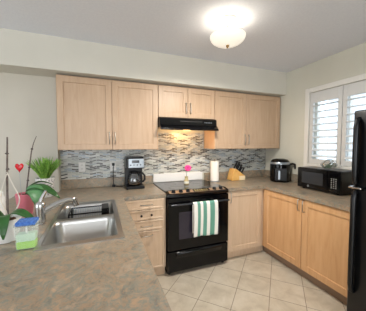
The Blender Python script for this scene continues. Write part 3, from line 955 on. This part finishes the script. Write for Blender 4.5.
b.build('keypad', mat('key_print', L(150, 150, 146), 0.5), cpn)
MB().box(mx0 - 0.0012, mx0 + 0.001, my0 + 0.026, my0 + 0.110, mz1 - 0.060, mz1 - 0.034).build('clock_display', M['black_glass'], cpn)
MB().box(mx0 - 0.002, mx0 + 0.001, my0 + 0.030, my0 + 0.104, mz0 + 0.014, mz0 + 0.034, 0.001).build('door_button', M['black_matte'], cpn)
for x in (mx0 + 0.05, mx1 - 0.03):
    for y in (my0 + 0.05, my1 - 0.05):
        MB().lathe([(0, 0), (0.014, 0), (0.016, 0.0145), (0, 0.0145)], (x, y, 0.911), 12).build('foot', M['black_matte'], mw)

# crumpled clear bag on the microwave
b = MB()
bx, by, bz = 1.745, -1.16, mz1
def bagf(u, v):
    a = 2 * PI * u
    r = math.sin(PI * (0.08 + 0.92 * v)) ** 0.7 * (1 + 0.22 * math.sin(5 * a + 3 * v) + 0.12 * math.sin(11 * a))
    if v < 0.02: r *= 0.9
    hgt = 0.115 * v + 0.012 * math.sin(7 * a) * v * (1 - v) * 2
    return (bx + 0.055 * r * math.cos(a), by + 0.07 * r * math.sin(a) - 0.04 * v, bz + 0.002 + max(0, hgt))
b.grid(bagf, 36, 10)
bmesh.ops.remove_doubles(b.bm, verts=b.bm.verts, dist=0.0005)
bag = tag(b.build('plastic_bag', M['bag']), 'crumpled clear plastic bag lying on top of the microwave', 'plastic bag')
b = MB()
for k in range(3):
    p0 = Vector((bx - 0.02 + 0.012 * k, by + 0.01 - 0.012 * k, bz + 0.01))
    b.tube([p0, p0 + Vector((0.006, -0.02, 0.03)), p0 + Vector((0.012, -0.055, 0.055))], [0.008, 0.010, 0.004], 6)
b.build('greens', mat('wilted_greens', L(120, 138, 112), 0.6), bag, smooth=True)

# ------------------------------------------------------------------ plants
leaf_m = plain_noise('orchid_leaf', L(34, 82, 32), L(50, 100, 44), 14, 0.35)
leaf_back_m = plain_noise('orchid_leaf_pale', L(84, 136, 88), L(100, 150, 102), 14, 0.4)
bark_m = plain_noise('orchid_bark', L(70, 48, 34), L(110, 78, 54), 60, 0.9)
stem_m = plain_noise('dry_stem', L(84, 72, 68), L(112, 98, 90), 40, 0.7)
pale_root_m = mat('pale_wire', L(214, 206, 194), 0.55)


def leaf(center, widths, up, m, parent, name='leaf', curl=0.25):
    b = MB(); pts = [Vector(p) for p in center]
    nrm = Vector(up); rows = []
    for i, p in enumerate(pts):
        t_ = (pts[min(i + 1, len(pts) - 1)] - pts[max(i - 1, 0)]).normalized()
        s_ = t_.cross(nrm).normalized(); u_ = s_.cross(t_).normalized()
        rows.append([b.bm.verts.new(p + s_ * widths[i] * q + u_ * curl * widths[i] * abs(q)) for q in (-1, -0.5, 0, 0.5, 1)])
    for A, B in zip(rows, rows[1:]):
        for k in range(4): b.bm.faces.new((A[k], A[k + 1], B[k + 1], B[k]))
    return b.build(name, m, parent, smooth=True, solid=0.003)


def lw(n, w_):
    return [max(0.004, w_ * math.sin(PI * (0.12 + 0.88 * i / n)) ** 0.6) if i < n else 0.003 for i in range(n + 1)]


# grassy plant in the white pot near the wall
gx, gy = -1.178, -0.33
gp = empty('potted_grass', (gx, gy, 0.911), 'bushy green grass plant in a speckled white pot by the wall', 'potted plant')


def speckle():
    m = mat('speckled_ceramic', L(228, 226, 222), 0.35)
    nt, n, l, bs = nodes_of(m)
    f = noise(nt, coords(nt), 62, 2, 0.5)
    l.new(ramp(nt, f, [(0.0, L(150, 148, 154)), (0.42, L(232, 230, 227))], 'CONSTANT'), bs.inputs['Base Color'])
    return m


MB().lathe([(0, 0), (0.070, 0), (0.074, 0.006), (0.084, 0.190), (0.080, 0.190), (0.074, 0.170), (0, 0.165)], (gx, gy, 0.9112), 32).build('pot', speckle(), gp, smooth=True)
b = MB()
for k in range(170):
    a = random.uniform(0, 2 * PI); lean = random.uniform(0.0, 0.5); ln = random.uniform(0.15, 0.245)
    p0 = Vector((gx + 0.055 * math.cos(a) * lean, gy + 0.055 * math.sin(a) * lean, 1.08))
    dv = Vector((math.cos(a) * lean, math.sin(a) * lean, 1.0 - 0.5 * lean)).normalized()
    p2 = p0 + dv * ln + Vector((math.cos(a), math.sin(a), -0.2)) * 0.05 * lean
    p1 = p0 + dv * ln * 0.5 + Vector((0, 0, 0.02))
    sd = Vector((-math.sin(a + 0.6), math.cos(a + 0.6), 0)); wd = random.uniform(0.006, 0.010)
    rows = []
    for t_, q in ((0, 0.6), (0.35, 1.0), (0.7, 0.9), (1.0, 0.12)):
        c_ = p0 * (1 - t_) ** 2 + p1 * 2 * t_ * (1 - t_) + p2 * t_ * t_
        rows.append((b.bm.verts.new(c_ - sd * wd * q), b.bm.verts.new(c_ + sd * wd * q)))
    for A, B in zip(rows, rows[1:]): b.bm.faces.new((A[0], A[1], B[1], B[0]))
b.build('foliage', plain_noise('grass_green', L(84, 140, 52), L(150, 190, 84), 40, 0.5), gp, solid=0.001)

# orchid in the pink pot
ox, oy = -1.183, -0.93
op = empty('potted_orchid', (ox, oy, 0.911), 'flowerless orchid with broad leaves in a pink pot', 'potted orchid', 'potted orchids')
MB().lathe([(0, 0), (0.044, 0), (0.046, 0.005), (0.060, 0.148), (0.063, 0.154), (0.060, 0.158), (0.056, 0.154), (0.053, 0.135), (0, 0.130)], (ox, oy, 0.9112), 32).build('pot', plain_noise('pink_pot', L(226, 126, 142), L(232, 138, 152), 9, 0.4), op, smooth=True)
b = MB()
for k in range(26):
    a = random.uniform(0, 2 * PI); r_ = random.uniform(0.0, 0.036)
    r2 = bmesh.ops.create_icosphere(b.bm, subdivisions=1, radius=random.uniform(0.010, 0.015))
    for v in r2['verts']: v.co += Vector((ox + r_ * math.cos(a), oy + r_ * math.sin(a), 1.048 + random.uniform(0, 0.008)))
b.build('bark', bark_m, op)
leaf(bez((ox + 0.02, oy - 0.01, 1.09), (ox + 0.09, oy - 0.03, 1.165), (ox + 0.24, oy - 0.08, 1.03), 10), lw(10, 0.040), (0, -0.3, 1), leaf_m, op)
leaf(bez((ox + 0.03, oy - 0.03, 1.08), (ox + 0.10, oy - 0.09, 1.16), (ox + 0.115, oy - 0.12, 0.965), 10), lw(10, 0.052), (0.4, -0.7, 0.6), leaf_back_m, op)
leaf(bez((ox + 0.01, oy + 0.03, 1.09), (ox + 0.06, oy + 0.08, 1.17), (ox + 0.17, oy + 0.07, 1.11), 10), lw(10, 0.040), (0, 0.2, 1), leaf_m, op)
MB().tube([(ox + 0.0, oy + 0.02, 1.05), (ox + 0.022, oy + 0.03, 1.24), (ox + 0.042, oy + 0.03, 1.38), (ox + 0.056, oy + 0.03, 1.44), (ox + 0.078, oy + 0.03, 1.50)], [0.005, 0.005, 0.0045, 0.003, 0.002], 8).build('stem', stem_m, op, smooth=True)
clip_m = mat('dark_clip', L(60, 44, 44), 0.5)
for z, dx in ((1.16, 0.013), (1.26, 0.025), (1.40, 0.046)):
    MB().lathe([(0.004, -0.006), (0.010, 0), (0.004, 0.008)], (ox + dx, oy + 0.03, z), 10).build('stem_clip', clip_m, op, smooth=True)

# red heart on a thin wire
hx, hy, hz = -1.205, -0.955, 1.268
hp_ = empty('heart_pick', (hx, hy, hz), 'red glossy heart on a thin wire above the pink pot', 'ornament')
b = MB(); pts = []
n_ = 28
for ring_s, dy in ((0.25, -0.012), (0.75, -0.010), (1.0, 0.0), (0.75, 0.010), (0.25, 0.012)):
    row = []
    for k in range(n_):
        t_ = 2 * PI * k / n_
        X = 16 * math.sin(t_) ** 3; Z = 13 * math.cos(t_) - 5 * math.cos(2 * t_) - 2 * math.cos(3 * t_) - math.cos(4 * t_)
        row.append(b.bm.verts.new((hx + X * 0.0017 * ring_s, hy + dy * 1.3, hz + Z * 0.0024 * ring_s)))
    pts.append(row)
for A, B in zip(pts, pts[1:]):
    for k in range(n_): b.bm.faces.new((A[k], A[(k + 1) % n_], B[(k + 1) % n_], B[k]))
b.bm.faces.new(pts[0]); b.bm.faces.new(pts[-1][::-1])
b.build('heart', mat('red_foil', L(196, 24, 36), 0.22), hp_, smooth=True)
MB().tube([(hx, hy, hz - 0.032), (hx + 0.003, hy, 1.15), (hx + 0.006, hy + 0.004, 1.06)], 0.0012, 6).build('wire', M['silver'], hp_)

# orchid in the white pot, far left
qx, qy = -1.140, -1.42
oq = empty('potted_orchid', (qx, qy, 0.911), 'flowerless orchid with strap leaves in a white pot beside the sponge', 'potted orchid', 'potted orchids')
MB().lathe([(0, 0), (0.052, 0), (0.058, 0.006), (0.072, 0.115), (0.074, 0.122), (0.068, 0.122), (0.064, 0.105), (0, 0.10)], (qx, qy, 0.9112), 32).build('pot', M['ceramic'], oq, smooth=True)
b = MB()
for k in range(22):
    a = random.uniform(0, 2 * PI); r_ = random.uniform(0.0, 0.042)
    r2 = bmesh.ops.create_icosphere(b.bm, subdivisions=1, radius=random.uniform(0.010, 0.016))
    for v in r2['verts']: v.co += Vector((qx + r_ * math.cos(a), qy + r_ * math.sin(a), 1.018 + random.uniform(0, 0.01)))
b.build('bark', bark_m, oq)
leaf(bez((qx + 0.015, qy - 0.01, 1.03), (qx + 0.06, qy - 0.05, 1.12), (qx + 0.165, qy - 0.09, 1.02), 10), lw(10, 0.026), (0, -0.3, 1), leaf_m, oq)
leaf(bez((qx + 0.005, qy - 0.02, 1.03), (qx + 0.030, qy - 0.11, 1.12), (qx + 0.038, qy - 0.14, 0.965), 10), lw(10, 0.026), (0.2, -0.8, 0.6), leaf_m, oq)
leaf(bez((qx - 0.01, qy, 1.03), (qx - 0.08, qy + 0.02, 1.13), (qx - 0.17, qy + 0.01, 1.05), 10), lw(10, 0.028), (0, 0, 1), leaf_m, oq)
MB().tube([(qx + 0.008, qy + 0.01, 1.02), (qx + 0.012, qy + 0.012, 1.25), (qx + 0.020, qy + 0.012, 1.475)], [0.006, 0.0055, 0.004], 8).build('stem', stem_m, oq, smooth=True)
clip_m = mat('grey_clip', L(88, 78, 74), 0.5)
for z in (1.30, 1.385): MB().lathe([(0.005, -0.005), (0.010, 0), (0.005, 0.006)], (qx + 0.016, qy + 0.012, z), 10).build('stem_clip', clip_m, oq, smooth=True)
for pts in ([(0.014, 1.285), (0.040, 1.21), (0.066, 1.14), (0.054, 1.085), (0.018, 1.03)], [(0.014, 1.275), (-0.008, 1.20), (-0.016, 1.13), (0.004, 1.07), (0.010, 1.03)]):
    tw = []
    for i in range(len(pts) - 1):
        for k in range(6):
            t_ = k / 6; p0 = pts[max(i - 1, 0)]; p1 = pts[i]; p2 = pts[i + 1]; p3 = pts[min(i + 2, len(pts) - 1)]
            q = [0.5 * (2 * b_ + (c_ - a_) * t_ + (2 * a_ - 5 * b_ + 4 * c_ - d_) * t_ ** 2 + (3 * b_ - a_ - 3 * c_ + d_) * t_ ** 3) for a_, b_, c_, d_ in zip(p0, p1, p2, p3)]
            tw.append((qx + q[0], qy + 0.005, q[1]))
    tw.append((qx + pts[-1][0], qy + 0.005, pts[-1][1]))
    MB().tube(tw, 0.0027, 6).build('aerial_root', pale_root_m, oq, smooth=True)

# white canister at the picture's left edge
kx, ky = -1.293, -1.19
cn = empty('canister', (kx, ky, 0.911), 'rounded white canister behind the white-potted orchid', 'canister')
MB().lathe([(0, 0), (0.068, 0), (0.074, 0.008), (0.076, 0.10), (0.074, 0.19), (0.066, 0.205), (0, 0.205)], (kx, ky, 0.9112), 32).build('body', M['ceramic'], cn, smooth=True)
MB().lathe([(0.068, 0.206), (0.066, 0.222), (0.045, 0.240), (0.012, 0.246), (0.010, 0.256), (0, 0.258)], (kx, ky, 0.9112), 32).build('lid', M['ceramic'], cn, smooth=True)

# soap caddy with sponge
sx0, sx1, sy0, sy1 = -1.045, -0.962, -1.588, -1.535
so = empty('soap_caddy', ((sx0 + sx1) / 2, (sy0 + sy1) / 2, 0.911), 'clear soap dispenser box with green liquid beside the sink', 'soap dispenser')
def flare(z): return 0.006 * (z - 0.911) / 0.13
def prismoid(z0, z1, ins):
    b = MB()
    lo = [(sx0 - flare(z0) + ins, sy0 + ins), (sx1 + flare(z0) - ins, sy0 + ins), (sx1 + flare(z0) - ins, sy1 - ins), (sx0 - flare(z0) + ins, sy1 - ins)]
    hi = [(sx0 - flare(z1) + ins, sy0 + ins), (sx1 + flare(z1) - ins, sy0 + ins), (sx1 + flare(z1) - ins, sy1 - ins), (sx0 - flare(z1) + ins, sy1 - ins)]
    b.hexa([(x, y, z0) for x, y in lo] + [(x, y, z1) for x, y in hi], 0.003)
    return b
prismoid(0.9115, 1.025, 0).build('container', M['clear_plastic'], so)
prismoid(0.914, 0.950, 0.003).build('liquid', mat('green_soap', L(166, 226, 36), 0.3), so)
prismoid(0.9505, 0.988, 0.004).build('soap_film', mat('pale_green_film', L(200, 228, 200), 0.5), so)
b = MB(); b.tube([(-1.004, -1.562, 0.945), (-1.004, -1.562, 1.03)], 0.005, 8); b.build('pump_tube', M['white'], so)
b = MB()
zt = 1.026
b.box(sx0 - 0.006, sx1 + 0.006, sy0 - 0.002, sy1 + 0.03, zt, zt + 0.004, 0.001)
b.box(sx0 - 0.006, sx0 - 0.003, sy0 - 0.002, sy1 + 0.03, zt + 0.004, zt + 0.014).box(sx1 + 0.003, sx1 + 0.006, sy0 - 0.002, sy1 + 0.03, zt + 0.004, zt + 0.014)
b.build('tray', M['clear_plastic'], so)
def sponge_mat():
    m = mat('blue_sponge', L(66, 110, 190), 0.95)
    nt, n, l, bs = nodes_of(m)
    f = noise(nt, coords(nt), 130, 3)
    l.new(ramp(nt, f, [(0.35, L(52, 92, 168)), (0.6, L(86, 132, 206))]), bs.inputs['Base Color'])
    bump(nt, bs, f, 0.6, 0.004)
    return m
b = MB(); b.box(sx0 - 0.001, sx1 + 0.001, sy0, sy1 + 0.026, zt + 0.0045, zt + 0.024, 0.005, 2)
tag(b.build('sponge', sponge_mat()), 'blue sponge lying on top of the clear soap dispenser', 'sponge')

# ------------------------------------------------------------------ outside: neighbouring house seen through the louvers
nb = empty('neighbour_house', (7.0, 0.5, -0.3), 'pale neighbouring house seen through the shutter louvers', 'house')
MB().box(6.5, 10.0, -3.0, 2.2, -0.3, 3.0).build('siding', mat('pale_siding', L(236, 236, 238), 0.8), nb)
MB().prism([(6.2, 3.0), (8.25, 4.4), (10.3, 3.0)], 'y', -3.2, 2.4).build('roof', mat('grey_shingle', L(150, 154, 160), 0.9), nb)
